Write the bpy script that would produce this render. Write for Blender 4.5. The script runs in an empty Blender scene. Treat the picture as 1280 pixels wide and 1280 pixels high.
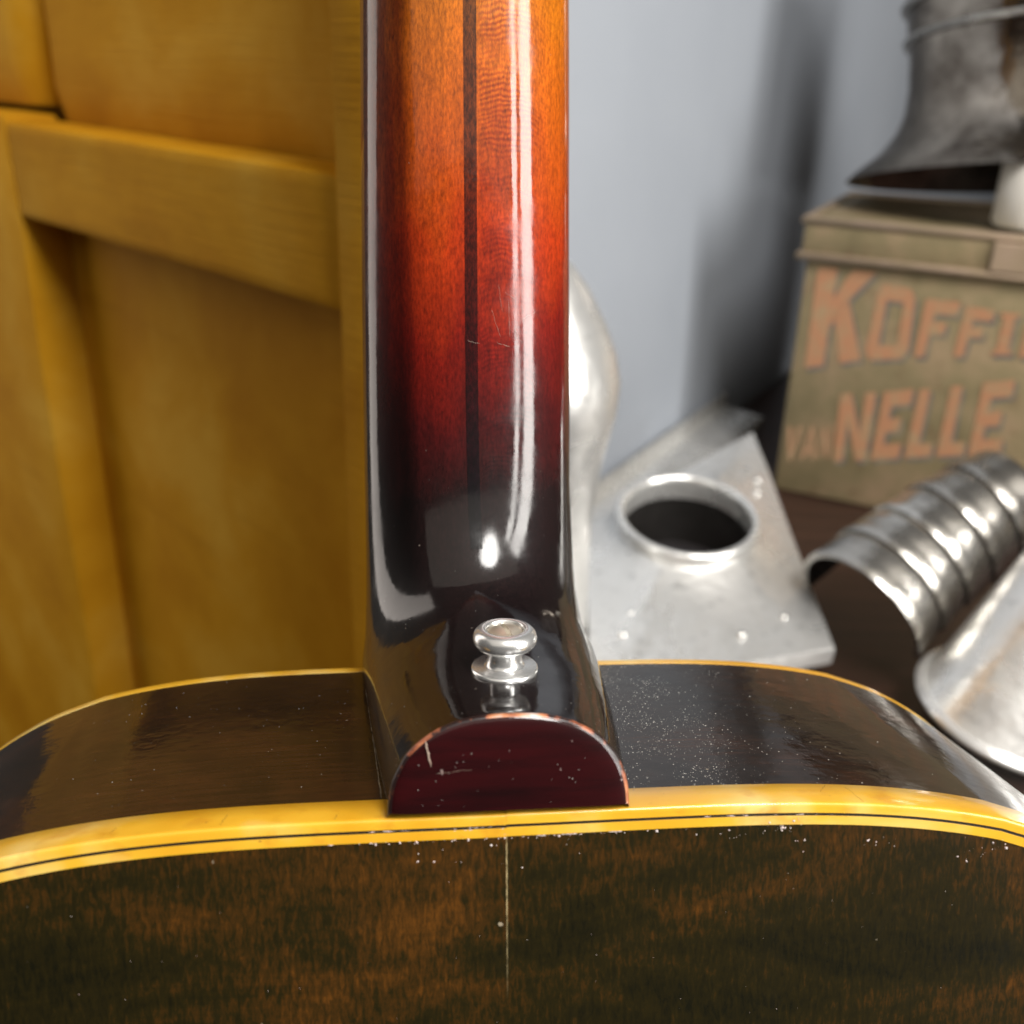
import bpy, bmesh, math, random
from mathutils import Vector, Matrix, noise
S = bpy.context.scene
COL = S.collection
random.seed(7)
R = math.radians

# ------------------------------------------------------------------ camera
cam_d = bpy.data.cameras.new('camera'); cam = bpy.data.objects.new('camera', cam_d); COL.objects.link(cam)
S.camera = cam
CAM_H, PITCH, SROLL = 0.30, R(24), 0.0313
F_ = Vector((0, math.cos(PITCH), -math.sin(PITCH))); r0 = Vector((1, 0, 0)); u0 = r0.cross(F_)
cr = math.sqrt(1 - SROLL**2)
cr_, cu_ = r0*cr + u0*SROLL, u0*cr - r0*SROLL
MW = Matrix((cr_, cu_, -F_)).transposed()
cam.matrix_world = Matrix.Translation((0, 0, CAM_H)) @ MW.to_4x4()
cam_d.sensor_width = 36; cam_d.lens = 36; cam_d.clip_start = 0.005; cam_d.clip_end = 50
cam_d.dof.use_dof = True; cam_d.dof.focus_distance = 0.203; cam_d.dof.aperture_fstop = 36/2.6

# guitar pose relative to the camera
GP = (-0.014605, -0.162591, 0.079652, 0.095476, 0.167002, -0.000854)
def gaxes(yaw, pitch, roll):
    cy, sy, cp, sp = math.cos(yaw), math.sin(yaw), math.cos(pitch), math.sin(pitch)
    F = Vector((sy*cp, cy*cp, -sp)); r = Vector((cy, -sy, 0)); u = r.cross(F)
    c, s = math.cos(roll), math.sin(roll)
    return Matrix((r*c+u*s, u*c-r*s, -F)).transposed()
GM = MW @ gaxes(*GP[3:]).transposed()
GT = Vector((0, 0, CAM_H)) - GM @ Vector(GP[:3])
GUITAR = Matrix.Translation(GT) @ GM.to_4x4()

# ------------------------------------------------------------------ world and lamps
W = bpy.data.worlds.new('World'); S.world = W; W.use_nodes = True
W.node_tree.nodes['Background'].inputs[0].default_value = (1.0, 0.96, 0.91, 1)
W.node_tree.nodes['Background'].inputs[1].default_value = 0.025
def area(name, loc, target, sx, sy, power, col):
    l = bpy.data.lights.new(name, 'AREA'); l.shape = 'RECTANGLE'; l.size = sx; l.size_y = sy; l.energy = power; l.color = col
    o = bpy.data.objects.new(name, l); COL.objects.link(o)
    o.location = loc; o.rotation_euler = (Vector(target)-Vector(loc)).to_track_quat('-Z', 'Y').to_euler()
    return o
# two tall panes of a window to the right of the photographer
area('window_pane_lamp', (1.15, -0.28, 0.62), (0.1, 0.35, 0.2), 0.30, 1.1, 17, (1.0, 0.97, 0.92))
area('window_pane_lamp', (1.00, -0.56, 0.62), (0.1, 0.35, 0.2), 0.12, 1.1, 6.5, (1.0, 0.97, 0.92))
# skylight high up between window and photographer
area('skylight_lamp', (0.47, -0.50, 1.50), (0.15, 0.7, 0.1), 0.50, 0.85, 29, (1.0, 0.97, 0.93)).data.shape = 'ELLIPSE'
# pale ceiling giving back a little light
area('ceiling_lamp', (0.0, -0.75, 1.85), (0.0, 0.2, 0.1), 4.2, 2.6, 17, (1.0, 0.92, 0.80))
# a far window at the left
area('window_pane_lamp', (-1.10, 0.74, 0.45), (-0.05, 0.3, 0.25), 0.46, 1.5, 4.6, (1.0, 0.90, 0.82))
S.view_settings.view_transform = 'Standard'; S.view_settings.look = 'None'
S.view_settings.exposure = 0.08; S.view_settings.gamma = 1

# ------------------------------------------------------------------ materials
class NT:
    def __init__(s, name):
        s.m = bpy.data.materials.new(name); s.m.use_nodes = True; s.t = s.m.node_tree; s.p = s.t.nodes['Principled BSDF']
    def n(s, typ, ins=None, **kw):
        o = s.t.nodes.new(typ)
        for k, v in kw.items(): setattr(o, k, v)
        for k, v in (ins or {}).items(): s.set(o.inputs[k], v)
        return o
    def set(s, sock, v):
        if isinstance(v, bpy.types.NodeSocket): s.t.links.new(v, sock)
        elif isinstance(v, bpy.types.Node): s.t.links.new(v.outputs[0], sock)
        elif isinstance(v, tuple) and len(v) == 3 and sock.type == 'RGBA': sock.default_value = (*v, 1)
        else: sock.default_value = v
    def P(s, **kw):
        for k, v in kw.items(): s.set(s.p.inputs[k.replace('_', ' ')], v)
    def co(s): return s.n('ShaderNodeTexCoord').outputs['Object']
    def xyz(s): 
        o = s.n('ShaderNodeSeparateXYZ', {0: s.co()}); return o.outputs[0], o.outputs[1], o.outputs[2]
    def mapped(s, scale, loc=(0, 0, 0)):
        return s.n('ShaderNodeMapping', {'Vector': s.co(), 'Scale': scale, 'Location': loc}).outputs[0]
    def noise(s, vec, scale, detail=4, rough=.55, dist=0):
        return s.n('ShaderNodeTexNoise', {'Vector': vec, 'Scale': scale, 'Detail': detail, 'Roughness': rough, 'Distortion': dist}).outputs[0]
    def math(s, op, a, b=0.0, c=0.0, clamp=False):
        return s.n('ShaderNodeMath', {0: a, 1: b, 2: c}, operation=op, use_clamp=clamp).outputs[0]
    def ramp(s, fac, stops, interp='LINEAR'):
        o = s.n('ShaderNodeValToRGB', {0: fac}); cr = o.color_ramp; cr.interpolation = interp
        while len(cr.elements) < len(stops): cr.elements.new(.5)
        for e, (p, c) in zip(cr.elements, stops):
            e.position = p; e.color = (*c, 1) if isinstance(c, tuple) else (c, c, c, 1)
        return o.outputs[0]
    def mix(s, fac, a, b, mode='MIX'):
        o = s.n('ShaderNodeMix', data_type='RGBA', blend_type=mode)
        s.set(o.inputs[0], fac); s.set(o.inputs[6], a); s.set(o.inputs[7], b); return o.outputs[2]
    def maprange(s, v, a, b, c=0.0, d=1.0, smooth=False):
        return s.n('ShaderNodeMapRange', {0: v, 1: a, 2: b, 3: c, 4: d}, interpolation_type='SMOOTHSTEP' if smooth else 'LINEAR').outputs[0]
    def bump(s, h, strength, dist):
        return s.n('ShaderNodeBump', {'Height': h, 'Strength': strength, 'Distance': dist}).outputs[0]

def lacquer(m, rough=.075, nrm_scale=.5):
    """clear glossy coat with faint orange peel and fine scratches"""
    v = m.co()
    peel = m.noise(v, 900, 2)
    sc = m.noise(m.mapped((2600, 500, 60)), 1, 2)
    rip = m.math('MULTIPLY', m.noise(m.mapped((150, 150, 110)), 1, 2), 9.0)
    b = m.bump(m.math('ADD', m.math('ADD', peel, rip), m.math('MULTIPLY', sc, .5)), .035*nrm_scale, .0004)
    m.P(Coat_Weight=1.0, Coat_Roughness=m.maprange(m.noise(v, 75, 6, .7), .38, .66, rough*.5, rough*2.6), Coat_IOR=1.5, Coat_Normal=b, Roughness=.55, Specular_IOR_Level=.1)

def mat_neck(strip=False):
    m = NT('strip_wood' if strip else 'sunburst_maple')
    x, y, z = m.xyz()
    wob = m.math('MULTIPLY', m.math('SUBTRACT', m.noise(m.mapped((90, 90, 30)), 1, 3), .5), .03)
    zz = m.math('ADD', z, wob)
    fac = m.maprange(zz, .02, .17)
    base = m.ramp(fac, [(0, (.006, .003, .003)), (.16, (.012, .004, .004)), (.27, (.06, .004, .004)), (.40, (.19, .008, .003)),
                        (.54, (.42, .034, .003)), (.74, (.53, .105, .004)), (1, (.58, .185, .005))])
    grain = m.noise(m.mapped((2000, 2000, 650)), 1, 5, .7)
    g2 = m.noise(m.mapped((700, 700, 45)), 1, 4)
    fleck = m.math('MULTIPLY', m.maprange(grain, .32, .68, .42, 1.12), m.maprange(g2, .3, .7, .8, 1.12))
    # flame figure on the half right of the strip: fine curved cross lines
    bow = m.math('MULTIPLY', m.math('POWER', m.math('MULTIPLY', m.math('SUBTRACT', x, .006), 100), 2), .0035)
    wig = m.math('MULTIPLY', m.math('SUBTRACT', m.noise(m.mapped((90, 90, 60)), 1, 4, .6), .5), .006)
    ph = m.math('MULTIPLY', m.math('ADD', z, m.math('ADD', bow, wig)), 5600)
    fl1 = m.math('SINE', ph)
    amt = m.maprange(m.noise(m.mapped((70, 70, 110)), 1, 3), .38, .62, .05, .42)
    right = m.math('MULTIPLY', m.maprange(x, -.0004, .0004), m.maprange(x, .016, .009))
    f_ = m.math('SUBTRACT', 1.0, m.math('MULTIPLY', m.math('MULTIPLY', m.maprange(fl1, -1, 1), amt), right))
    broad = m.maprange(m.noise(m.mapped((60, 60, 130), (7, 2, 1)), 1, 3), .35, .65, .74, 1.1)
    f_ = m.math('MULTIPLY', f_, m.math('ADD', m.math('MULTIPLY', broad, right), m.math('SUBTRACT', 1.0, right)))
    flame = m.n('ShaderNodeCombineColor', {0: f_, 1: m.math('POWER', f_, 1.6), 2: f_}).outputs[0]
    # burst darkens both edges; the unlit left side's shade is painted in too
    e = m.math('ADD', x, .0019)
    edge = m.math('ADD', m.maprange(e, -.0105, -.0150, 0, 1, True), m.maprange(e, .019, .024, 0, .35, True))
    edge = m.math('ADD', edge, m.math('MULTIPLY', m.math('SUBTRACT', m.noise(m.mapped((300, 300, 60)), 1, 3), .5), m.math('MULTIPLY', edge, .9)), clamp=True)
    col = m.mix(1.0, base, m.n('ShaderNodeCombineColor', {0: fleck, 1: fleck, 2: fleck}).outputs[0], 'MULTIPLY')
    col = m.mix(1.0, col, flame, 'MULTIPLY')
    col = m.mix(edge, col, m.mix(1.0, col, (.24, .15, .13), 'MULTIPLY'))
    if strip: col = m.mix(1.0, col, m.mix(m.maprange(grain, .4, .6), (.13, .13, .3), (.24, .24, .6)), 'MULTIPLY')
    # worn pale specks and dings
    ding = m.math('MULTIPLY', m.maprange(m.noise(v := m.mapped((1, 1, 1)), 700, 2), .76, .80), .35)
    col = m.mix(ding, col, (.5, .42, .35))
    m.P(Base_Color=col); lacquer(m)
    return m.m

def mat_body(name, side=False):
    m = NT(name)
    x, y, z = m.xyz()
    if side: grain = m.noise(m.mapped((60, 900, 900)), 1, 5, .6)
    else: grain = m.noise(m.mapped((1300, 1300, 330)), 1, 5, .68, .6)
    patch = m.noise(m.mapped((16, 16, 48) if not side else (25, 25, 25)), 1, 6, .6, .4)
    mot = m.math('ADD', m.math('MULTIPLY', patch, .62), m.math('MULTIPLY', grain, .38))
    if side:
        col = m.ramp(mot, [(.36, (.004, .003, .002)), (.5, (.012, .006, .003)), (.64, (.035, .013, .005))])
    else:
        col = m.ramp(mot, [(.38, (.005, .0045, .001)), (.50, (.014, .010, .0015)), (.57, (.040, .017, .0022)), (.68, (.105, .037, .004))])
        # pale glue line of the centre joint, worn away lower down
        line = m.math('MULTIPLY', m.math('LESS_THAN', m.math('ABSOLUTE', m.math('ADD', x, m.math('MULTIPLY', m.math('SUBTRACT', m.noise(m.mapped((1, 1, 700)), 1, 2), .5), .0002))), .00013),
                      m.maprange(z, -.034, -.014, 0, 1))
        line = m.math('MULTIPLY', line, m.maprange(m.noise(m.mapped((300, 300, 500)), 1, 2), .35, .6, .25, .9))
        col = m.mix(line, col, (.36, .28, .14))
    sp = m.maprange(m.noise(m.co(), 420, 1), .80, .83)
    col = m.mix(m.math('MULTIPLY', sp, .5), col, (.5, .42, .3))
    m.P(Base_Color=col); lacquer(m, .06 if side else .09, 1.0); m.P(Coat_Weight=.85)
    return m.m

def mat_binding():
    m = NT('aged_yellow_celluloid')
    a = m.noise(m.mapped((120, 160, 160)), 1, 4)
    b = m.noise(m.mapped((30, 30, 30), (3, 1, 2)), 1, 3)
    col = m.ramp(b, [(.36, (.64, .32, .015)), (.50, (.72, .40, .03)), (.62, (.78, .55, .17))])
    col = m.mix(m.maprange(a, .56, .74, 0, .6), col, (.50, .21, .015))
    crack = m.maprange(m.noise(m.mapped((500, 900, 900)), 1, 2), .74, .77, 0, .7)
    col = m.mix(crack, col, (.25, .11, .03))
    m.P(Base_Color=col, Roughness=.28, Coat_Weight=.6, Coat_Roughness=.08, Subsurface_Weight=.15, Subsurface_Radius=(.002, .0012, .0004), Subsurface_Scale=.5)
    return m.m

def mat_cap():
    m = NT('oxblood_cap')
    n = m.noise(m.mapped((40, 300, 300)), 1, 4)
    col = m.ramp(n, [(.3, (.009, .0006, .001)), (.7, (.028, .0012, .002))])
    sp = m.maprange(m.noise(m.co(), 600, 1), .78, .81)
    col = m.mix(m.math('MULTIPLY', sp, .5), col, (.4, .3, .28))
    m.P(Base_Color=col); lacquer(m, .05, .8)
    return m.m

def mat_cap_edge():
    m = NT('chipped_edge')
    x, y, z = m.xyz()
    n = m.noise(m.mapped((420, 420, 420)), 1, 5, .65)
    big = m.noise(m.mapped((75, 75, 75), (.3, 0, .9)), 1, 2)
    side_ = m.math('ADD', m.maprange(x, .008, .016, 0, .13), m.maprange(m.math('ABSOLUTE', m.math('SUBTRACT', x, .002)), .0055, .0030, 0, .14))
    k = m.math('ADD', m.math('ADD', m.math('MULTIPLY', n, .3), m.math('MULTIPLY', big, .7)), side_)
    col = m.ramp(k, [(.55, (.012, .003, .003)), (.585, (.30, .085, .035)), (.66, (.52, .21, .09)), (.74, (.62, .50, .45))])
    m.P(Base_Color=col, Roughness=.5, Coat_Weight=.3, Coat_Roughness=.15)
    return m.m

def plain(name, col, rough=.5, metal=0, coat=0, nscale=0, namt=0, col2=None):
    m = NT(name)
    c = col
    if nscale: c = m.mix(m.maprange(m.noise(m.co(), nscale, 5), .5-.5*namt, .5+.5*namt), col, col2 or tuple(v*.7 for v in col))
    m.P(Base_Color=c, Roughness=rough, Metallic=metal, Coat_Weight=coat)
    return m.m

def mat_sheet(name, light, dark, r0=.18, r1=.42, sc=9, metal=.9):
    m = NT(name)
    n = m.noise(m.co(), sc, 6, .6, .3)
    n2 = m.noise(m.co(), 160, 3)
    col = m.mix(m.maprange(n, .35, .65), light, dark)
    col = m.mix(m.maprange(n2, .58, .72, 0, .6), col, tuple(v*.55 for v in dark))
    m.P(Base_Color=col, Metallic=metal, Roughness=m.maprange(n, .3, .7, r0, r1), Normal=m.bump(m.math('ADD', m.noise(m.co(), 22, 3), m.math('MULTIPLY', m.noise(m.co(), 75, 4), .35)), .42, .004))
    return m.m

def mat_ochre():
    m = NT('ochre_paint')
    n = m.noise(m.co(), 9, 6, .6, .3)
    col = m.ramp(n, [(.34, (.44, .196, .007)), (.52, (.52, .252, .012)), (.68, (.58, .315, .032))])
    st = m.maprange(m.noise(m.mapped((8, 8, 60)), 1, 6, .7), .58, .78, 0, .40)
    col = m.mix(st, col, (.30, .130, .006))
    wear = m.maprange(m.noise(m.co(), 45, 5, .7), .70, .80, 0, .5)
    col = m.mix(wear, col, (.60, .40, .10))
    gr = m.noise(m.mapped((14, 200, 500)), 1, 5, .6)
    m.P(Base_Color=col, Roughness=.65, Specular_IOR_Level=.04, Normal=m.bump(m.math('ADD', gr, m.noise(m.co(), 70, 5)), .30, .002))
    return m.m

def mat_tin():
    m = NT('weathered_tin_paint')
    n = m.noise(m.co(), 22, 6, .65)
    col = m.ramp(n, [(.3, (.14, .115, .056)), (.5, (.215, .168, .088)), (.7, (.30, .21, .125))])
    rust = m.maprange(m.noise(m.co(), 55, 6, .75), .55, .70, 0, .75)
    col = m.mix(rust, col, (.16, .095, .05))
    m.P(Base_Color=col, Roughness=.55, Metallic=.1)
    return m.m
def mat_print(name, col):
    m = NT(name)
    n = m.noise(m.co(), 90, 5, .7)
    m.P(Base_Color=m.mix(m.maprange(n, .46, .70, .12, .85), col, (.27, .22, .12)), Roughness=.6)
    return m.m
def mat_wall():
    m = NT('grey_wall_paint')
    n = m.noise(m.co(), 5, 5)
    m.P(Base_Color=m.mix(m.maprange(n, .3, .7), (.29, .315, .355), (.325, .35, .39)), Roughness=.6, Normal=m.bump(m.noise(m.co(), 180, 4), .12, .002))
    return m.m
def mat_table():
    m = NT('dark_table_wood')
    n = m.noise(m.mapped((8, 90, 30)), 1, 6, .6)
    m.P(Base_Color=m.ramp(n, [(.3, (.014, .006, .004)), (.7, (.042, .018, .011))]), Roughness=.45, Coat_Weight=.1, Coat_Roughness=.2)
    return m.m

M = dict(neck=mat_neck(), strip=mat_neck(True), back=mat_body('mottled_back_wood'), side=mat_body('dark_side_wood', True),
         binding=mat_binding(), cap=mat_cap(), cap_edge=mat_cap_edge(),
         black=plain('black_purfling', (.012, .011, .010), .4), fret=plain('rosewood', (.03, .014, .008), .4, 0, 0, 300, .6),
         spruce=plain('amber_spruce', (.35, .17, .05), .3, 0, .8), nickel=plain('nickel_plate', (.86, .86, .85), .27, .85, 0, 120, .5, (.76, .76, .75)),
         brass=plain('worn_screw_metal', (.80, .72, .58), .38, .8, 0, 300, .5, (.6, .52, .42)), rivet=plain('rivet_steel', (.85, .84, .82), .12, 1), inner_dark=plain('shaded_inner_steel', (.035, .032, .030), .45, .3, 0, 40, .6, (.012, .011, .010)), dust=plain('dust', (.56, .54, .50), .9),  # pipe insides: their shade is put into a dark steel colour
         crumb=plain('lacquer_crumb', (.70, .64, .60), .7, 0, 0, 900, .5, (.45, .30, .28)), scratch=plain('bare_scratch', (.42, .34, .27), .6, 0, 0, 900, .5, (.2, .12, .09)),
         crack=plain('dark_crack', (.10, .04, .015), .7), glue=plain('dried_glue', (.34, .28, .20), .6, 0, 0, 700, .5, (.05, .035, .02)),
         ochre=mat_ochre(), tin=mat_tin(), letter=mat_print('orange_print', (.36, .16, .08)), shade=mat_print('grey_print', (.085, .085, .085)), faded=mat_print('faded_orange_print', (.33, .18, .10)),
         rim=plain('bare_tin_edge', (.36, .26, .19), .5, .2, 0, 60, .6, (.26, .2, .12)),
         zinc=mat_sheet('pale_galvanised_sheet', (.86, .86, .84), (.74, .73, .71), .18, .40, 11, .72), dull=mat_sheet('dull_grey_sheet', (.70, .68, .64), (.34, .32, .29), .14, .34, 12, .92),
         old=mat_sheet('stained_old_sheet', (.46, .41, .35), (.085, .066, .052), .07, .22, 15, .97), enamel=plain('cream_enamel', (.80, .76, .68), .3, 0, .4, 60, .5, (.74, .69, .60)), wall=mat_wall(), table=mat_table())

# ------------------------------------------------------------------ mesh helpers
def mesh_obj(name, verts, faces, mat, parent=None, smooth=True, sharp=None):
    me = bpy.data.meshes.new(name); me.from_pydata([tuple(v) for v in verts], [], faces); me.update()
    bm = bmesh.new(); bm.from_mesh(me); bmesh.ops.recalc_face_normals(bm, faces=bm.faces); bm.to_mesh(me); bm.free()
    me.materials.append(mat)
    for p in me.polygons: p.use_smooth = smooth
    if smooth and sharp: 
        try: me.set_sharp_from_angle(angle=R(sharp))
        except Exception: pass
    o = bpy.data.objects.new(name, me); COL.objects.link(o)
    if parent: o.parent = parent
    return o
def empty(name, mat=None, loc=None):
    o = bpy.data.objects.new(name, None); COL.objects.link(o); o.empty_display_size = .01
    if mat: o.matrix_world = mat
    elif loc: o.location = loc
    return o
def tag(o, label, cat, group=None):
    o['label'] = label; o['category'] = cat
    if group: o['group'] = group
    return o
def grid(rows, closed_u=False, closed_v=False):
    """faces for rows of equal length"""
    nr, nc = len(rows), len(rows[0]); V = [v for r in rows for v in r]; Fc = []
    for i in range(nr if closed_v else nr-1):
        for j in range(nc if closed_u else nc-1):
            a, b = i*nc+j, i*nc+(j+1) % nc; i2 = (i+1) % nr
            Fc.append((a, b, i2*nc+(j+1) % nc, i2*nc+j))
    return V, Fc
def join(parts):
    V, Fc = [], []
    for v, f in parts:
        o = len(V); V += list(v); Fc += [tuple(i+o for i in q) for q in f]
    return V, Fc
def lathe(profile, seg=48, origin=Vector((0, 0, 0)), axis=Vector((0, 0, 1))):
    q = Vector((0, 0, 1)).rotation_difference(axis.normalized()) if axis.normalized() != Vector((0, 0, 1)) else Matrix.Identity(3).to_quaternion()
    rows = [[origin + q @ Vector((r*math.cos(2*math.pi*k/seg), r*math.sin(2*math.pi*k/seg), z)) for k in range(seg)] for r, z in profile]
    return grid(rows, True)
def box(lo, hi, bev=0.0, seg=2):
    bm = bmesh.new(); bmesh.ops.create_cube(bm, size=1)
    for v in bm.verts: v.co = Vector([lo[i]+(v.co[i]+.5)*(hi[i]-lo[i]) for i in range(3)])
    if bev: bmesh.ops.bevel(bm, geom=bm.edges[:], offset=bev, segments=seg, profile=.5, affect='EDGES')
    V = [v.co.copy() for v in bm.verts]; bm.verts.index_update(); Fc = [tuple(v.index for v in f.verts) for f in bm.faces]; bm.free()
    return V, Fc
def catmull(P, n):
    """n samples per span through the list of equal-length tuples"""
    out = []
    for i in range(len(P)-1):
        p0, p1, p2, p3 = P[max(i-1, 0)], P[i], P[i+1], P[min(i+2, len(P)-1)]
        for k in range(n):
            t = k/n
            out.append(tuple(.5*((2*b)+(-a+c)*t+(2*a-5*b+4*c-d)*t*t+(-a+3*b-3*c+d)*t**3) for a, b, c, d in zip(p0, p1, p2, p3)))
    out.append(tuple(P[-1])); return out

# ------------------------------------------------------------------ setting
def setting(name, V, Fc, mat, **k):
    o = mesh_obj(name, V, Fc, mat, **k); o['kind'] = 'structure'; return o
# the wall runs obliquely away to the right and the table stands along it
WM = Matrix.Translation((.045, .645, 0)) @ Matrix((Vector((.5, .866, 0)), Vector((.866, -.5, 0)), Vector((0, 0, -1)))).transposed().to_4x4()
def turned(vf): return [WM @ v for v in vf[0]], vf[1]
setting('wall', *turned(box((-.17, -.02, -1.6), (2.2, 0, .75))), M['wall'], smooth=False)
setting('table', *turned(box((-.15, .001, 0), (1.3, .85, .04), .004)), M['table'], smooth=False)

# ------------------------------------------------------------------ guitar
guitar = empty('guitar', GUITAR)
tag(guitar, 'glossy dark sunburst guitar seen from behind at its neck heel, with yellow binding', 'guitar')
mm = .001
D = 82*mm
# body outline, right half from the neck joint down to the tail
K = (-1.63, 11.041, -1.287)
def ztop(x): x /= 100; return -(K[0]*x**2+K[1]*x**4+K[2]*x**6)
half = [(x, ztop(x)) for x in [i*1.5 for i in range(0, 61)]]
rest = [(90, ztop(90)), (104, -10.6), (118, -19.5), (132, -34), (142, -55), (146, -85), (143, -120), (132, -165), (124, -200), (128, -240), (150, -290), (180, -340), (198, -390), (203, -430),
        (195, -470), (170, -505), (130, -525), (70, -535), (0, -537)]
half += catmull(rest, 6)[1:]
right_h = [Vector((x*mm, 0, z*mm)) for x, z in half]
left_h = [Vector((-v.x, 0, v.z)) for v in right_h]
outline = right_h + left_h[-2:0:-1]
def inward(pts, closed=True):
    out = []
    for i, p in enumerate(pts):
        a = pts[i-1] if (i or closed) else Vector((-pts[1].x, 0, pts[1].z)); b = pts[(i+1) % len(pts)] if (i < len(pts)-1 or closed) else Vector((-pts[-2].x, 0, pts[-2].z))
        t = (b-a).normalized(); n = Vector((t.z, 0, -t.x))
        if n.dot(Vector((0, 0, -.25))-p) < 0: n = -n
        out.append(n)
    return out
def band(pts, section, closed):
    N = inward(pts, closed)
    rows = [[p+n*(o*mm)+Vector((0, y*mm, 0)) for (o, y) in section] for p, n in zip(pts, N)]
    return grid(rows, False, closed)
body_side = mesh_obj('body_side', *band(outline, [(.12, 7.9), (.12, 30), (.12, 55), (.12, 79.0)], True), M['side'], guitar)
# binding of the back: a left and a right length that meet just left of the centre joint
secB = [(.12, 8.0), (0, 7.8), (0, 4), (0, .6), (.06, .28), (.24, .07), (.55, 0), (1.0, 0), (1.85, -.02), (1.9, .3)]
def arch(o): return 0.0
for side, pts, dz in (('R', right_h, 0), ('L', left_h, .12)):
    sec = [(o+dz, y+dz*.4) for o, y in secB]
    bnd = mesh_obj('back_binding', *band(pts, sec, False), M['binding'], guitar, sharp=40)
    inn = mesh_obj('binding_strip', *band(pts, [(2.40+dz, .3), (2.45+dz, -.06), (4.0+dz, -.06), (4.05+dz, .3)], False), M['binding'], bnd, sharp=40)
    mesh_obj('black_purfling', *band(pts, [(1.8+dz, .12), (2.65+dz, .12)], False), M['black'], bnd)
mesh_obj('top_binding', *band(outline, [(.12, 78.9), (0, 79.0), (0, 81.7), (.3, 82), (2.5, 82)], True), M['binding'], guitar, sharp=40)
N = inward(outline)
def plate(name, off, y0, bulge, mat):
    base = [p+n*(off*mm) for p, n in zip(outline, N)]; c = Vector((0, 0, -.25)); rows = []
    ts = [0, .01, .03, .06, .1, .15, .22, .32, .45, .6, .8, .97]
    for t in ts: rows.append([Vector((p.x+(c.x-p.x)*t, y0*mm+bulge*mm*(1-(1-t)**2), p.z+(c.z-p.z)*t)) for p in base])
    V, Fc = grid(rows, True); V.append(c+Vector((0, (y0+bulge)*mm, 0))); k = len(base); o = (len(ts)-1)*k
    Fc += [(o+i, o+(i+1) % k, len(V)-1) for i in range(k)]
    return mesh_obj(name, V, Fc, mat, guitar)
plate('back_plate', 3.95, .10, -5, M['back'])
plate('top_plate', 2.3, 82.1, 4, M['spruce'])

# neck with heel: stations of (apex, left edge, right edge, exponent)
ST = [(-1.6, 61.8, 330, -21.5, 82, 330, 18.3, 82, 330, 2.1),
      (-1.7, 61.5, 240, -23.3, 82, 240, 20.0, 82, 240, 2.1),
      (-1.8, 61.3, 154, -24.9, 82, 154, 21.6, 82, 154, 2.1),
      (-1.9, 61.1, 102, -25.84, 82, 102, 22.05, 82, 102, 2.1),
      (-1.9, 60.8, 66, -26.3, 82, 64, 22.5, 82, 64, 2.1),
      (-1.7, 59.2, 46, -26.5, 82, 38, 22.9, 82, 38, 2.1),
      (-1.3, 55.2, 33.5, -26.7, 82, 20, 23.9, 82, 20, 2.12),
      (-.9, 48.5, 26, -27.2, 82, 7, 25.6, 82, 7, 2.15),
      (-.4, 39, 21.8, -28, 82, -.6, 28, 82, -.6, 2.2),
      (0, 28, 19.6, -26.2, 62, -.6, 26.8, 62, -.6, 2.25),
      (.3, 17, 18.6, -24.2, 40, -.6, 25.2, 40, -.6, 2.3),
      (.5, 8, 18.2, -22, 19, -.6, 23.2, 19, -.6, 2.35),
      (.6, 2.0, 18.0, -20.4, 4, -.6, 21.5, 4, -.6, 2.4),
      (.6, .4, 17.9, -20.1, .4, -.6, 21.2, .4, -.6, 2.4)]
ST = catmull(ST, 9)
def station(s, lift=0.0):
    A = Vector(s[0:3])*mm; L = Vector(s[3:6])*mm; Rr = Vector(s[6:9])*mm; n = s[9]
    C = (L+Rr)/2; C.x = A.x
    def P(t):   # t in 0..pi, 0 = right edge, pi = left edge
        c, sn = math.cos(t), math.sin(t)
        E = (Rr if c >= 0 else L)-C
        return C+(A-C)*(abs(sn)**(2/n))*(1+lift)+E*(abs(c)**(2/n))
    return P
NU = 120
rows = []
for s in ST:
    P = station(s); rows.append([P(math.pi*k/NU) for k in range(NU+1)])
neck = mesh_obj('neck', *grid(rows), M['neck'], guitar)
# dark strip let into the middle of the neck
rows = []
for s in ST:
    if s[2] < 34: continue
    P = station(s, .0022); row = []
    for k in range(5):
        xo = (-1.35+2.7*k/4)
        # solve t for x offset
        lo, hi = .9, math.pi-.9
        tgt = (s[0]+xo)*mm
        for _ in range(30):
            md = (lo+hi)/2
            if P(md).x > tgt: lo = md
            else: hi = md
        row.append(P((lo+hi)/2))
    rows.append(row)
mesh_obj('centre_strip', *grid(rows), M['strip'], neck)
# fingerboard on the far side of the neck
rows = []
for s in ST:
    if s[2] < 30: continue
    z = s[5]*mm; l, r = s[3]*mm, s[6]*mm
    rows.append([Vector((r, D+.0002, z)), Vector((r, D+.0052, z)), Vector((0, D+.0062, z)), Vector((l, D+.0052, z)), Vector((l, D+.0002, z))])
z = -.08
rows.append([Vector((.0285, D+.0002, z)), Vector((.0285, D+.0052, z)), Vector((0, D+.0062, z)), Vector((-.0285, D+.0052, z)), Vector((-.0285, D+.0002, z))])
mesh_obj('fingerboard', *grid(rows), M['fret'], guitar, sharp=40)

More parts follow.
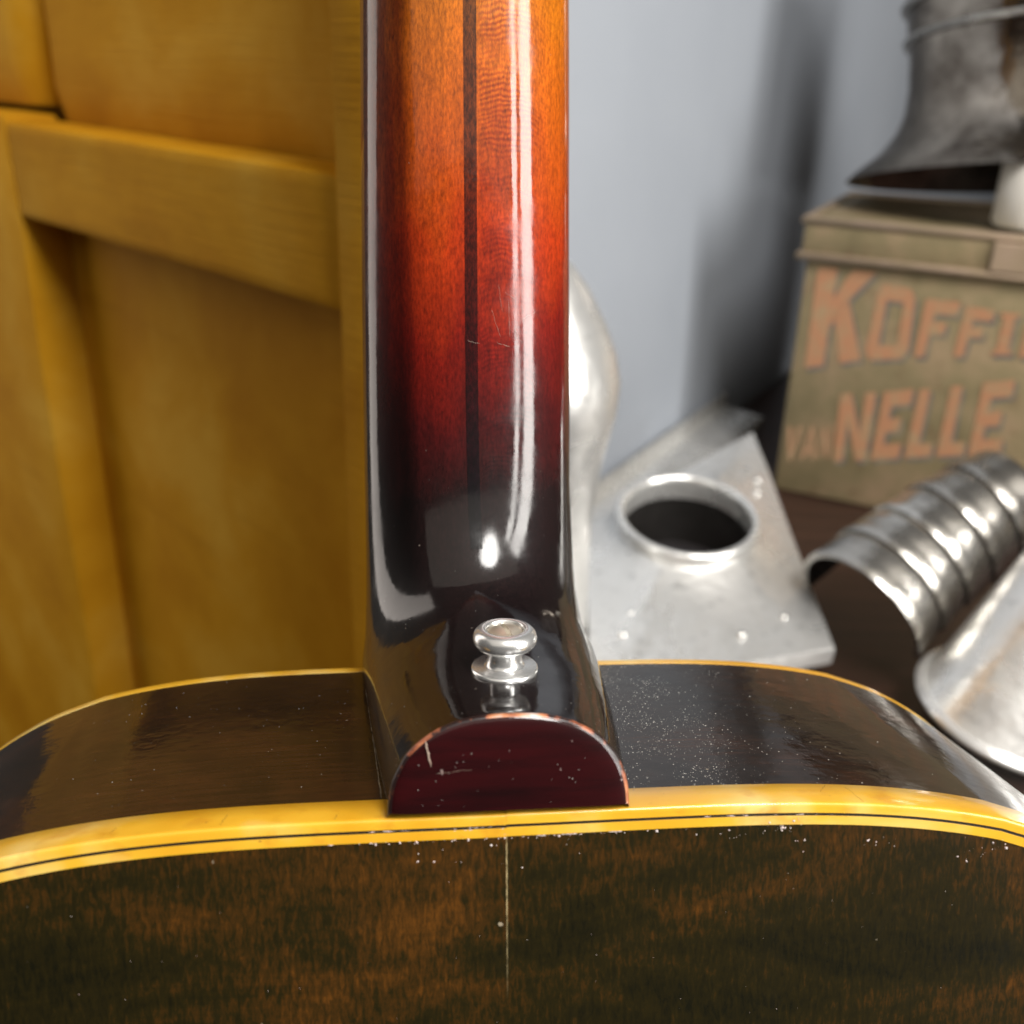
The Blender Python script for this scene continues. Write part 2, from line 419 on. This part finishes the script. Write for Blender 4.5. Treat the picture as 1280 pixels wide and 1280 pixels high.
# heel cap
sec = station(ST[-1])
def ring(scale, y):
    out = []
    for k in range(NU+1):
        p = sec(math.pi*k/NU); c = Vector((.6*mm, 0, 7*mm))
        q = Vector((c.x+(p.x-c.x)*scale, y*mm, c.z+(p.z-c.z)*scale)); q.z = max(q.z, 1.25*mm) if scale < .99 else max(q.z, .7*mm)
        out.append(q)
    return out
rows = [ring(.968, -.62)] + [ring(sx, y) for sx, y in ((.955, -.75), (.93, -.86), (.88, -1.0), (.78, -1.12), (.6, -1.2), (.35, -1.25), (.1, -1.26))]
V, Fc = grid(rows, True); V.append(Vector((.6, -1.26, 7))*mm); k0 = len(V)-1; o0 = (len(rows)-1)*(NU+1)
Fc += [(o0+i, o0+(i+1) % (NU+1), k0) for i in range(NU+1)]
heel_cap = mesh_obj('heel_cap', V, Fc, M['cap'], neck, sharp=50)
heel_cap['label'] = 'dark oxblood heel cap with chipped pale edge'
rows = [ring(1.0, .45), ring(1.004, .1), ring(.998, -.25), ring(.985, -.5), ring(.966, -.6)]
rows = [[p+Vector((noise.noise(p*300)*.00014, noise.noise(p*260+Vector((5, 0, 0)))*.0001, noise.noise(p*280+Vector((0, 9, 0)))*.00014)) for p in r] for r in rows]
mesh_obj('cap_edge', *grid(rows), M['cap_edge'], heel_cap)

# strap button with its screw
ax = Vector((0, -.14, 1)).normalized()
bo = Vector((1.5, 20.5, 18.6))*mm
prof = [(0, -.4), (5.8, -.4), (6.15, 0), (6.25, .5), (6.2, .9), (5.9, 1.15), (3.9, 1.35), (3.4, 1.7), (3.2, 2.6), (3.1, 4.2), (3.4, 4.7), (4.6, 4.9), (5.4, 5.35), (5.85, 6.05), (5.95, 6.9), (5.7, 7.8), (5.1, 8.45), (4.3, 8.75), (3.75, 8.7), (3.5, 8.4), (3.4, 6.9), (0, 6.9)]
sb = mesh_obj('strap_button', *lathe([(r*mm, z*mm) for r, z in prof], 64, bo, ax), M['nickel'], guitar, sharp=50)
sb['label'] = 'small polished nickel strap button screwed to heel'
# slotted screw head: two dome halves with a gap between them
qa = Vector((0, 0, 1)).rotation_difference(ax)
def dome_half(sgn, rad, gap, ang):
    rows = []
    for i in range(9):
        x = gap+(rad-gap)*i/8
        w = math.sqrt(max(rad*rad-x*x, 1e-10)); row = []
        for j in range(13):
            y = -w+2*w*j/12
            z = .0081+.0008*(1-(x*x+y*y)/rad**2)
            row.append(Vector((x*sgn, y, z)))
        if i == 0: rows.append([Vector((v.x, v.y, .0070)) for v in row])
        rows.append(row)
    rot = Matrix.Rotation(ang, 3, 'Z')
    rows = [[bo+qa @ (rot @ v) for v in r] for r in rows]
    return grid(rows)
V, Fc = join([dome_half(1, .0033, .00050, R(14)), dome_half(-1, .0033, .00050, R(14))])
mesh_obj('screw', V, Fc, M['brass'], sb, sharp=50)

# dried glue line where the heel meets the left side
def ribbon(pts, w, normal, mat, name, parent, gap=0):
    rows = []
    for i, p in enumerate(pts):
        t = (pts[min(i+1, len(pts)-1)]-pts[max(i-1, 0)]).normalized(); b = t.cross(normal).normalized()
        ww = w*(.55+.9*abs(noise.noise(p*1500)))*(1 if 0 < i < len(pts)-1 else .2)
        if gap: ww *= max(0.02, min(1, (noise.noise(p*420)+noise.noise(p*1300)*.6+gap)*3))
        rows.append([p-b*ww, p+normal*ww*.5, p+b*ww])
    return mesh_obj(name, *grid(rows), mat, parent)
pts = []
for i in range(60):
    t = i/59; y = 81-73*t
    xl = -28+(28-20.6)*((82-y)/82)**1.0
    pts.append(Vector(((xl-.05+.15*noise.noise(Vector((y*.3, 0, 0))))*mm, y*mm, .0+.15*mm)))
ribbon(pts, .00013, Vector((0, 0, 1)), M['glue'], 'glue_line', body_side)

# scratches
def on_cap(px, pz): return Vector((px*mm, -1.24*mm, pz*mm))
ribbon([on_cap(-13.6+.9*i/8+.05*math.sin(i*2), 14.2-4.6*i/8) for i in range(9)], .00020, Vector((0, -1, 0)), M['scratch'], 'scratch', heel_cap)
ribbon([on_cap(-12+18*i/20, 8.3+1.6*i/20+.1*math.sin(i*1.7)) for i in range(21)], .00002, Vector((0, -1, 0)), M['scratch'], 'scratch', heel_cap)

def neck_pt(x, z):
    """point on the neck back at (x, z) in mm"""
    best = min(ST, key=lambda s: abs(s[2]-z)); P = station(best, .003); lo, hi = .2, math.pi-.2
    for _ in range(30):
        md = (lo+hi)/2
        if P(md).x > x*mm: lo = md
        else: hi = md
    p = P((lo+hi)/2); return Vector((p.x, p.y, z*mm))
for (x0, z0, x1, z1, w) in ((4.0, 91.5, 4.8, 85.5, .00002), (6.2, 88, 6.5, 80, .000025), (5.2, 89.6, 7.5, 88.4, .00002), (3, 84, 4.5, 80, .00002), (3.6, 79, 6.6, 78, .00003), (-2.8, 79.5, -.2, 78.8, .00004), (7.4, 82, 9.2, 79, .00003), (9.5, 84, 13, 86, .00002), (2.4, 86, 3.2, 84, .00002)):
    ribbon([neck_pt(x0+(x1-x0)*i/10+.12*noise.noise(Vector((i*.9, x0, z0))), z0+(z1-z0)*i/10+.3*noise.noise(Vector((i*.7, z0, x0)))) for i in range(11)], w, Vector((.2, -1, 0)).normalized(), M['scratch'], 'scratch', neck)

# dust on the side right of the heel, on heel and cap; crumbs of lacquer along the back edge
def specks(name, pts, mat, parent):
    V, Fc = [], []
    for p, s, up in pts:
        a = Vector((random.uniform(-1, 1), random.uniform(-1, 1), random.uniform(-1, 1))).normalized(); b = a.cross(up).normalized(); c = b.cross(up)
        k = random.uniform(.5, 1.0); o = len(V)
        V += [p+b*s, p+c*s*k, p-b*s*random.uniform(.7, 1.3), p-c*s*k, p+up*s*.6, p-up*s*.3]
        Fc += [(o+i, o+(i+1) % 4, o+4) for i in range(4)]+[(o+(i+1) % 4, o+i, o+5) for i in range(4)]
    o = mesh_obj(name, V, Fc, mat, parent, smooth=False); o['kind'] = 'stuff'; return o
pts = []
while len(pts) < 2200:
    x = 22+abs(random.gauss(0, 22)); y = random.uniform(7, 81)
    if x > 28-7*(82-y)/82+.3 and x < 100:
        den = 1 if x < 45 else .5
        if noise.noise(Vector((x*.12, y*.09, 3)))+.45 < random.random()*.9 or random.random() > den: continue
        pts.append((Vector((x, y, ztop(x)-.1))*mm, random.choice((.00003, .000035, .00004, .00005, .00006, .00008, .00013))*random.uniform(.7, 1.2), Vector((0, 0, 1))))
for i in range(90):
    x = -random.uniform(30, 85); pts.append((Vector((x, random.uniform(9, 80), ztop(x)-.1))*mm, random.choice((.00004, .00005, .0001)), Vector((0, 0, 1))))
dust = specks('dust', pts, M['dust'], body_side)
pts = []
for i in range(110):
    s = random.choice(ST[40:110]); t = random.uniform(.35, 2.8); p = station(s, .002)(t); pts.append((p, random.choice((.00003, .00004, .00006)), Vector((0, -.5, 1)).normalized()))
for i in range(30): pts.append((on_cap(random.uniform(-15, 15), random.uniform(1, 13)), .00005*random.uniform(.6, 2), Vector((0, -1, 0))))
specks('dust', pts, M['dust'], neck)
pts = []
for (cx, n, sx, z0, sz) in ((39.5, 14, 3.2, -5.4, .5), (48, 26, 2.2, -4.6, .7), (52, 5, .6, -7, .8), (66, 9, 2, -8.6, 1.0), (86, 22, 2.5, -11, 1.0), (-14, 30, 6, -4.3, .15), (10, 36, 9, -4.4, .15), (-2, 12, 8, -7, 1.5)):
    for i in range(n):
        x = random.gauss(cx, sx); pts.append((Vector((x, -.12, random.gauss(z0+(ztop(x) if abs(cx) < 30 else 0), sz)))*mm, random.choice((.00005, .00006, .00008, .0001, .00014, .0002, .0003))*random.uniform(.8, 1.2), Vector((0, -1, 0))))
for i in range(60):
    x, z = random.uniform(-80, 85), random.uniform(-42, -8); pts.append((Vector((x, -1.05-.0*z, z))*mm, random.uniform(.00003, .00009), Vector((0, -1, 0))))
for x0, x1, off, y in ((.4, 15, 4.15, -.08), (17, 26, 4.1, -.08), (-24, -1, 2.25, .06), (-9, -.5, 2.6, -.05), (-31, -19, 4.2, -.08), (34, 58, 2.2, .06), (-1.2, .6, 3.6, -.1)):
    n_ = 160
    ribbon([Vector((x0+(x1-x0)*i/n_, y, ztop(x0+(x1-x0)*i/n_)-off+.12*noise.noise(Vector((x0+i*.37, off, 0)))))*mm for i in range(n_+1)], .00010, Vector((0, -1, 0)), M['crumb'], 'scuff', bpy.data.objects['back_plate'], -.12)
for x, y0, y1, k in ((-48, 1, 5, .8), (-29, .8, 3, .4), (63.5, .6, 7, -.9), (57, 4.5, 7.5, 2.2), (-66, 2, 4, .5)):
    ribbon([Vector((x+k*i/12+.3*noise.noise(Vector((i*.5, x, 0))), y0+(y1-y0)*i/12, ztop(x+k*i/12)+.02))*mm for i in range(13)], .00004, Vector((0, 0, 1)), M['crack'], 'crack', bpy.data.objects['back_plate'])
bp = bpy.data.objects['back_plate']
# drop crumbs onto the plate surface
dep = bpy.context.evaluated_depsgraph_get()
from mathutils.bvhtree import BVHTree
tree = BVHTree.FromPolygons([v.co for v in bp.data.vertices], [tuple(p.vertices) for p in bp.data.polygons])
q = []
for p, s, up in pts:
    hit = tree.ray_cast(Vector((p.x, -.05, p.z)), Vector((0, 1, 0)))[0]
    q.append((hit if hit else Vector((p.x, -.0001, p.z)), s, up))
specks('lacquer_crumbs', q, M['crumb'], bp)

# ------------------------------------------------------------------ ochre panelled door at the left
TD = Vector((-.718, .696, 0)).normalized(); ND = Vector((.696, .718, 0)).normalized()
P0 = Vector((-.066, .42, 0))
DM = Matrix.Translation(P0) @ Matrix((TD, ND, Vector((0, 0, 1)))).transposed().to_4x4()   # local x = leftwards, y = away
door = empty('panelled_door', DM)
tag(door, 'ochre painted wooden panelled door with a cross rail, standing left of the guitar neck', 'door')
def rough_box(name, lo, hi, bev, parent=door, amp=.0012, cuts=10, seg=2):
    bm = bmesh.new(); bmesh.ops.create_cube(bm, size=1)
    for v in bm.verts: v.co = Vector([lo[i]+(v.co[i]+.5)*(hi[i]-lo[i]) for i in range(3)])
    bmesh.ops.bevel(bm, geom=bm.edges[:], offset=bev, segments=seg, profile=.5, affect='EDGES')
    bmesh.ops.subdivide_edges(bm, edges=[e for e in bm.edges if e.calc_length() > .03], cuts=cuts, use_grid_fill=True)
    for v in bm.verts: v.co += Vector((noise.noise(v.co*23), noise.noise(v.co*27+Vector((4, 0, 0))), noise.noise(v.co*25+Vector((0, 7, 0)))))*amp
    V = [v.co.copy() for v in bm.verts]; bm.verts.index_update(); Fc = [tuple(v.index for v in f.verts) for f in bm.faces]; bm.free()
    return mesh_obj(name, V, Fc, M['ochre'], parent, sharp=35)
rough_box('rail', (.010, .0, .199), (.349, .034, .2545), .0022, amp=.0006)
rough_box('stile', (.350, -.001, -.55), (.80, .034, .258), .003, amp=.0016)
rough_box('stile', (-.020, -.004, -.55), (.0085, .045, .62), .0025, amp=.0008)
rough_box('panel', (.012, .030, -.55), (.352, .040, .1995), .0015, amp=.0008)
def bolster(name, x0, x1, xl, xr, yf, z0, z1):
    """board whose vertical ends (left xl, right xr radius) roll back"""
    pr = []
    for k in range(9):
        t = math.pi/2*k/8; pr.append((x0+xr*(1-math.sin(t)), yf+xr*(1-math.cos(t))))
    pr = pr[::-1]
    pr = [(x0+xr*(1-math.cos(math.pi/2*k/8)), yf+xr*(1-math.sin(math.pi/2*k/8))) for k in range(9)]
    pr += [(x0+xr+(x1-xl-x0-xr)*k/10, yf) for k in range(1, 10)]
    pr += [(x1-xl*(1-math.sin(math.pi/2*k/8)), yf+xl*(1-math.cos(math.pi/2*k/8))) for k in range(9)]
    rows = []
    for z in [z0+(z1-z0)*i/14 for i in range(15)]:
        rr = max(0, .012-(z-z0))**2/.024
        rows.append([Vector((x, y+rr+.0012*noise.noise(Vector((x*20, y*20, z*14))), z)) for x, y in pr])
    V, Fc = grid(rows)
    return mesh_obj(name, V, Fc, M['ochre'], door)
bolster('panel', .0087, .366, .034, .004, .030, .248, .62)
bolster('panel', .369, .80, .01, .030, .026, .262, .62)
rough_box('back_board', (.060, .0415, -.55), (.80, .055, .2445), .002, amp=.0003)
rough_box('back_board', (.060, .066, .246), (.80, .075, .62), .002, amp=.0003)

# ------------------------------------------------------------------ coffee tin
ya = R(-26)
TM = Matrix.Translation((.201, .732, 0)) @ Matrix.Rotation(ya, 4, 'Z')
tin = empty('coffee_tin', TM)
tag(tin, 'weathered olive coffee tin with orange lettering on the dark table', 'tin')
mesh_obj('tin_body', *box((0, 0, .0005), (.24, .17, .186), .003), M['tin'], tin, sharp=40)
lid = mesh_obj('lid', *join([box((-.004, -.004, .178), (.244, .174, .203), .004)]), M['tin'], tin, sharp=40)
def frame(z, o, rr):
    c = [Vector((-o, -o, z)), Vector((.24+o, -o, z)), Vector((.24+o, .17+o, z)), Vector((-o, .17+o, z))]
    rows = []
    for i in range(4):
        a = c[i]; d = Vector((-1 if i in (0, 3) else 1, -1 if i < 2 else 1, 0))
        rows.append([a+d*(rr*math.cos(t*math.pi/4))+Vector((0, 0, rr*math.sin(t*math.pi/4))) for t in range(8)])
    return grid(rows, True, True)
mesh_obj('lid_rim', *frame(.2025, .003, .003), M['rim'], lid)
mesh_obj('lid_rim', *frame(.1785, .004, .0028), M['rim'], lid)
mesh_obj('lid_clasp', *box((.118, -.0075, .181), (.142, -.004, .200), .001), M['rim'], lid, smooth=False)
GL = {'K': [((0, 0), (.34, 0), (.34, 1), (0, 1)), ((.34, .40), (.52, .62), (1, 1), (.60, 1), (.34, .70)), ((.40, .52), (.62, 0), (1, 0), (.62, .68))],
      'O': [((0, .12), (.28, .2), (.28, .8), (0, .88)), ((.72, .2), (1, .12), (1, .88), (.72, .8)), ((0, .12), (.15, 0), (.85, 0), (1, .12), (.72, .2), (.28, .2)), ((0, .88), (.28, .8), (.72, .8), (1, .88), (.85, 1), (.15, 1))],
      'F': [((0, 0), (.36, 0), (.36, 1), (0, 1)), ((.36, .76), (1, .76), (1, 1), (.36, 1)), ((.36, .40), (.8, .40), (.8, .62), (.36, .62))],
      'E': [((0, 0), (.36, 0), (.36, 1), (0, 1)), ((.36, .78), (1, .78), (1, 1), (.36, 1)), ((.36, .40), (.8, .40), (.8, .60), (.36, .60)), ((.36, 0), (1, 0), (1, .22), (.36, .22))],
      'L': [((0, 0), (.46, 0), (.46, 1), (0, 1)), ((.46, 0), (1, 0), (1, .2), (.46, .2))],
      'I': [((.2, .1), (.8, .1), (.8, .9), (.2, .9)), ((0, 0), (1, 0), (1, .1), (0, .1)), ((0, .9), (1, .9), (1, 1), (0, 1))],
      'N': [((0, 0), (.30, 0), (.30, 1), (0, 1)), ((.70, 0), (1, 0), (1, 1), (.70, 1)), ((.30, 1), (.30, .60), (.70, 0), (.70, .40))],
      'V': [((0, 1), (.36, 0), (.5, .3), (.34, 1)), ((.36, 0), (.64, 0), (1, 1), (.66, 1), (.5, .3))],
      'A': [((0, 0), (.30, 0), (.5, .75), (.36, 1)), ((.36, 1), (.5, .75), (.70, 0), (1, 0), (.64, 1)), ((.34, .2), (.66, .2), (.62, .38), (.38, .38))]}
# corners in millimetres on the tin front: top left, top right, bottom right, bottom left
TX = [('K', (9, 171.4), (48.5, 171.7), (48.0, 109.9), (10, 98.3)), ('O', (51.6, 165), (76.1, 162.9), (78.5, 115.8), (50, 109.9)), ('F', (83.1, 158.1), (105.4, 158.1), (100.2, 120.2), (82.4, 117.5)),
      ('F', (108.8, 155.9), (126.9, 155.6), (124.9, 124.1), (107.2, 121.2)), ('I', (130.5, 155.0), (142.1, 155.2), (142.5, 127.8), (130.1, 126.0)), ('E', (147, 156), (170, 157), (168, 129), (147, 127)),
      ('N', (38.3, 83.6), (62.5, 88.6), (62.8, 37.0), (40.4, 31.6)), ('E', (67.5, 89.8), (86.5, 95.1), (85.2, 42.9), (66.4, 37.9)), ('L', (90.4, 95.1), (106, 99), (106.1, 48.5), (88.9, 43.8)),
      ('L', (110.1, 100.7), (125.9, 104.3), (126.8, 53.1), (109.5, 48.9)), ('E', (129.4, 106.4), (148.3, 111.6), (149.6, 58.0), (129.8, 53.7))]
TV = [('V', (4.1, 52.0), (15.5, 54.4), (15.0, 27.8), (3.2, 24.4)), ('A', (17.2, 54.7), (27.4, 57.2), (27.7, 30.3), (16.2, 28.4)), ('N', (28.6, 57.4), (36.5, 60.0), (37.3, 33.8), (28.9, 31.5))]
def glyph(ch, q, dx, dz, y):
    parts = []
    for poly in GL[ch]:
        V = []
        for (u, v) in poly:
            tl, tr, br, bl = q
            x = (bl[0]*(1-u)+br[0]*u)*(1-v)+(tl[0]*(1-u)+tr[0]*u)*v; z = (bl[1]*(1-u)+br[1]*u)*(1-v)+(tl[1]*(1-u)+tr[1]*u)*v
            V.append(Vector(((x+dx)*mm, y*mm, (z+dz)*mm)))
        parts.append((V, [tuple(range(len(V)))]))
    return join(parts)
for i, (ch, *q) in enumerate(TX):
    mesh_obj('letter_shadow', *join([glyph(ch, q, 1.1, -1.2, -.20), glyph(ch, q, 2.4, -2.6, -.24)]), M['shade'], tin, smooth=False)
    mesh_obj('letter', *glyph(ch, q, 0, 0, -.45), M['letter'], tin, smooth=False)
for ch, *q in TV: mesh_obj('letter', *glyph(ch, q, 0, 0, -.45), M['faded'], tin, smooth=False)

# ------------------------------------------------------------------ sheet metal pieces
def shell(profile, th): return profile+[(max(r-th, .0005), z) for r, z in reversed(profile)]
# flared bell on the tin
ax = Vector((-.02, .20, 1)).normalized()
bell = empty('metal_bell', loc=(.365, .79, .2040))
tag(bell, 'tall stained metal bell with flared skirt standing on the tin lid', 'metal fitting')
pr = [(.122, .002), (.116, .008), (.101, .020), (.090, .034), (.0845, .048), (.083, .065), (.084, .085), (.087, .105), (.090, .130), (.091, .19)]
mesh_obj('skirt', *lathe(shell(pr, .0012), 64, Vector((0, 0, .022)), ax), M['old'], bell)
for zz, rr in ((.098, .0865), (.122, .0900)):
    mesh_obj('bead', *lathe([(rr+.003*math.cos(t*math.pi/4), zz+.003*math.sin(t*math.pi/4)) for t in range(9)], 64, Vector((0, 0, .022)), ax), M['dull'], bell)
sl = mesh_obj('metal_sleeve', *lathe(shell([(.024, 0), (.026, .003), (.026, .040), (.024, .043)], .0015), 40), M['enamel'])
sl.location = (.338, .700, .2065)
tag(sl, 'short cream coloured sleeve at the front of the tin lid', 'metal fitting')

# square flashing plate with round collar
fl = empty('flashing_plate', Matrix.Translation((.103, .552, .040)) @ Matrix.Rotation(math.atan(.2), 4, 'X')); tag(fl, 'square pale metal plate with a round collared hole and rivets', 'metal fitting')
co = [Vector((.068, -.092)), Vector((.064, .130)), Vector((-.058, .012)), Vector((-.062, -.126))]
ctr = Vector((0, 0)); NS = 96; rin = .0385
def square_hit(a):
    d = Vector((math.cos(a), math.sin(a))); best = 1e9
    for i in range(4):
        p, q = co[i]-ctr, co[(i+1) % 4]-ctr; e = q-p; den = d.x*e.y-d.y*e.x
        if abs(den) < 1e-9: continue
        t = (p.x*e.y-p.y*e.x)/den; s = (p.x*d.y-p.y*d.x)/den
        if t > 0 and -1e-6 <= s <= 1+1e-6: best = min(best, t)
    return d*best
rows = []
ang = sorted([2*math.pi*k/NS for k in range(NS)]+[math.atan2(c.y, c.x) % (2*math.pi) for c in co])
for t, z in ((.985, -.012), (1.0, -.011), (1.0, -.0015), (.99, 0), (.9, .0003), (.75, .0008), (.5, .0022), (.3, .005), (.15, .0085), (.05, .0115), (0, .013)):
    rows.append([])
    for a in ang:
        e = square_hit(a); i = Vector((math.cos(a), math.sin(a)))*rin; p = i.lerp(e, t)
        rows[-1].append(Vector((p.x, p.y, z+.0014*noise.noise(Vector((p.x*20, p.y*20, 1))))))
mesh_obj('plate', *grid(rows, True), M['zinc'], fl, sharp=45)
mesh_obj('collar', *lathe([(.0375, .004), (.0372, .0160), (.0380, .0188), (.0398, .0198), (.0418, .0190), (.0428, .0165), (.0420, .012), (.041, .009)], 64), M['zinc'], fl, sharp=60)
mesh_obj('pipe_stub', *lathe([(.0386, -.030), (.0386, .010), (.0379, .010), (.0379, -.030)], 64), M['inner_dark'], fl, sharp=60)  # collar inside coloured dark to paint in its shade
for (x, y) in ((.055, .064), (.052, .050), (.034, -.035), (-.007, -.056), (-.037, -.071), (-.043, -.088), (-.039, -.109), (.02, -.085), (.045, -.07)):
    mesh_obj('rivet', *lathe([(.0024, .0), (.0023, .0010), (.0017, .0019), (.0009, .0023), (.0001, .0024)], 12, Vector((x, y, .0012 if max(abs(x), abs(y)) > .05 else .0035))), M['rivet'], fl)

# segmented stove pipe elbow
ex = Vector((.68, .46, .42)).normalized(); ey = Vector((0, 0, 1)).cross(ex).normalized(); ez = ex.cross(ey)
el = empty('segmented_elbow', Matrix.Translation((.187, .482, .034)) @ Matrix((ex, ey, ez)).transposed().to_4x4()); tag(el, 'grey banded metal pipe elbow leaning with its dark underside towards the guitar', 'pipe elbow')
rad = .037; base_dir = 0.0
path = []
ang0, pos = base_dir, Vector((0, 0, 0))
dirs = []
for i in range(5):
    dirs.append(Vector((math.cos(ang0), math.sin(ang0), 0))); path.append(pos.copy()); pos = pos+dirs[-1]*.0225; ang0 -= R(4)
path.append(pos.copy())
def circ(c, d, r, n=40):
    s = Vector((d.y, -d.x, 0)); u = Vector((0, 0, 1)); t0, t1 = R(-25), R(185)
    return [c+s*(r*math.cos(t0+(t1-t0)*k/n))+u*(r*math.sin(t0+(t1-t0)*k/n)) for k in range(n+1)]
for i in range(5):
    a, b = path[i], path[i+1]; d = dirs[i]; da = (dirs[i-1]+d).normalized() if i else d; db = (dirs[i+1]+d).normalized() if i < 4 else d
    rr = rad-.0012*i
    rows = [circ(a+d*.0005, da, rr-.002), circ(a, da, rr+.0010), circ(a+d*.003, da, rr+.0014), circ(a+d*.007, da, rr+.0004), circ(a.lerp(b, .5), d, rr-.0003), circ(b-d*.004, db, rr-.0006), circ(b-d*.001, db, rr-.0016), circ(b, db, rr-.0022)]
    gore = mesh_obj('gore', *grid(rows), M['dull'], el, sharp=50)
    rows = [circ(a+d*.0006, da, rr-.0021), circ(a.lerp(b, .5), d, rr-.0032), circ(b, db, rr-.0036)]
    mesh_obj('inner_wall', *grid(rows), M['inner_dark'], gore)  # shade inside the elbow painted as a dark lining

# cone with rolled rim at the right edge
cn = empty('metal_cone', loc=(.250, .424, .014)); tag(cn, 'bright white metal cone with rolled rim leaning at the right edge of the table', 'metal fitting')
cax = Vector((.50, .26, .83)).normalized(); rn = Vector((.12, -.12, 1)).normalized(); ra = rn.cross(Vector((0, 1, 0))).normalized(); rb = rn.cross(ra)
def crow(h, r, n=64): return [cax*h+ra*(r*math.cos(2*math.pi*k/n))+rb*(r*math.sin(2*math.pi*k/n)) for k in range(n)]
mesh_obj('cone_wall', *grid([crow(h, r) for h, r in ((0, .045), (.004, .043), (.04, .040), (.08, .036), (.12, .033), (.17, .030), (.17, .029), (.08, .035), (0, .044))], True), M['zinc'], cn, sharp=50)
mesh_obj('rolled_rim', *grid([[p+rn*(.0026*math.sin(t*math.pi/4)) for p in crow(0, .0455+.0026*math.cos(t*math.pi/4))] for t in range(9)], True), M['zinc'], cn)

# cowl behind the neck
cw = mesh_obj('metal_cowl', *lathe([(.0345, .0), (.034, .03), (.0335, .06), (.033, .088), (.0365, .118), (.0415, .142), (.0425, .158), (.0395, .172), (.033, .187), (.025, .202), (.0165, .213), (.008, .219), (.0005, .221)], 64), M['zinc'])
cw.location = (0.008, .48, 0); tag(cw, 'rounded pale metal cowl standing just right of and behind the neck', 'metal fitting')

# strip of folded sheet metal lying across the table
rows = []
for i in range(13):
    u = -.05+.33*i/12
    rows.append([WM @ Vector((u, o, -z)) for o, z in ((.003, .001), (.003, .030), (.004, .031), (.0055, .030), (.0055, .018), (.040, .014), (.041, .013), (.041, .001))])
st = mesh_obj('sheet_strip', *grid(rows, True), M['zinc'], None, sharp=40)
tag(st, 'long folded strip of sheet metal lying along the foot of the grey wall', 'metal strip')
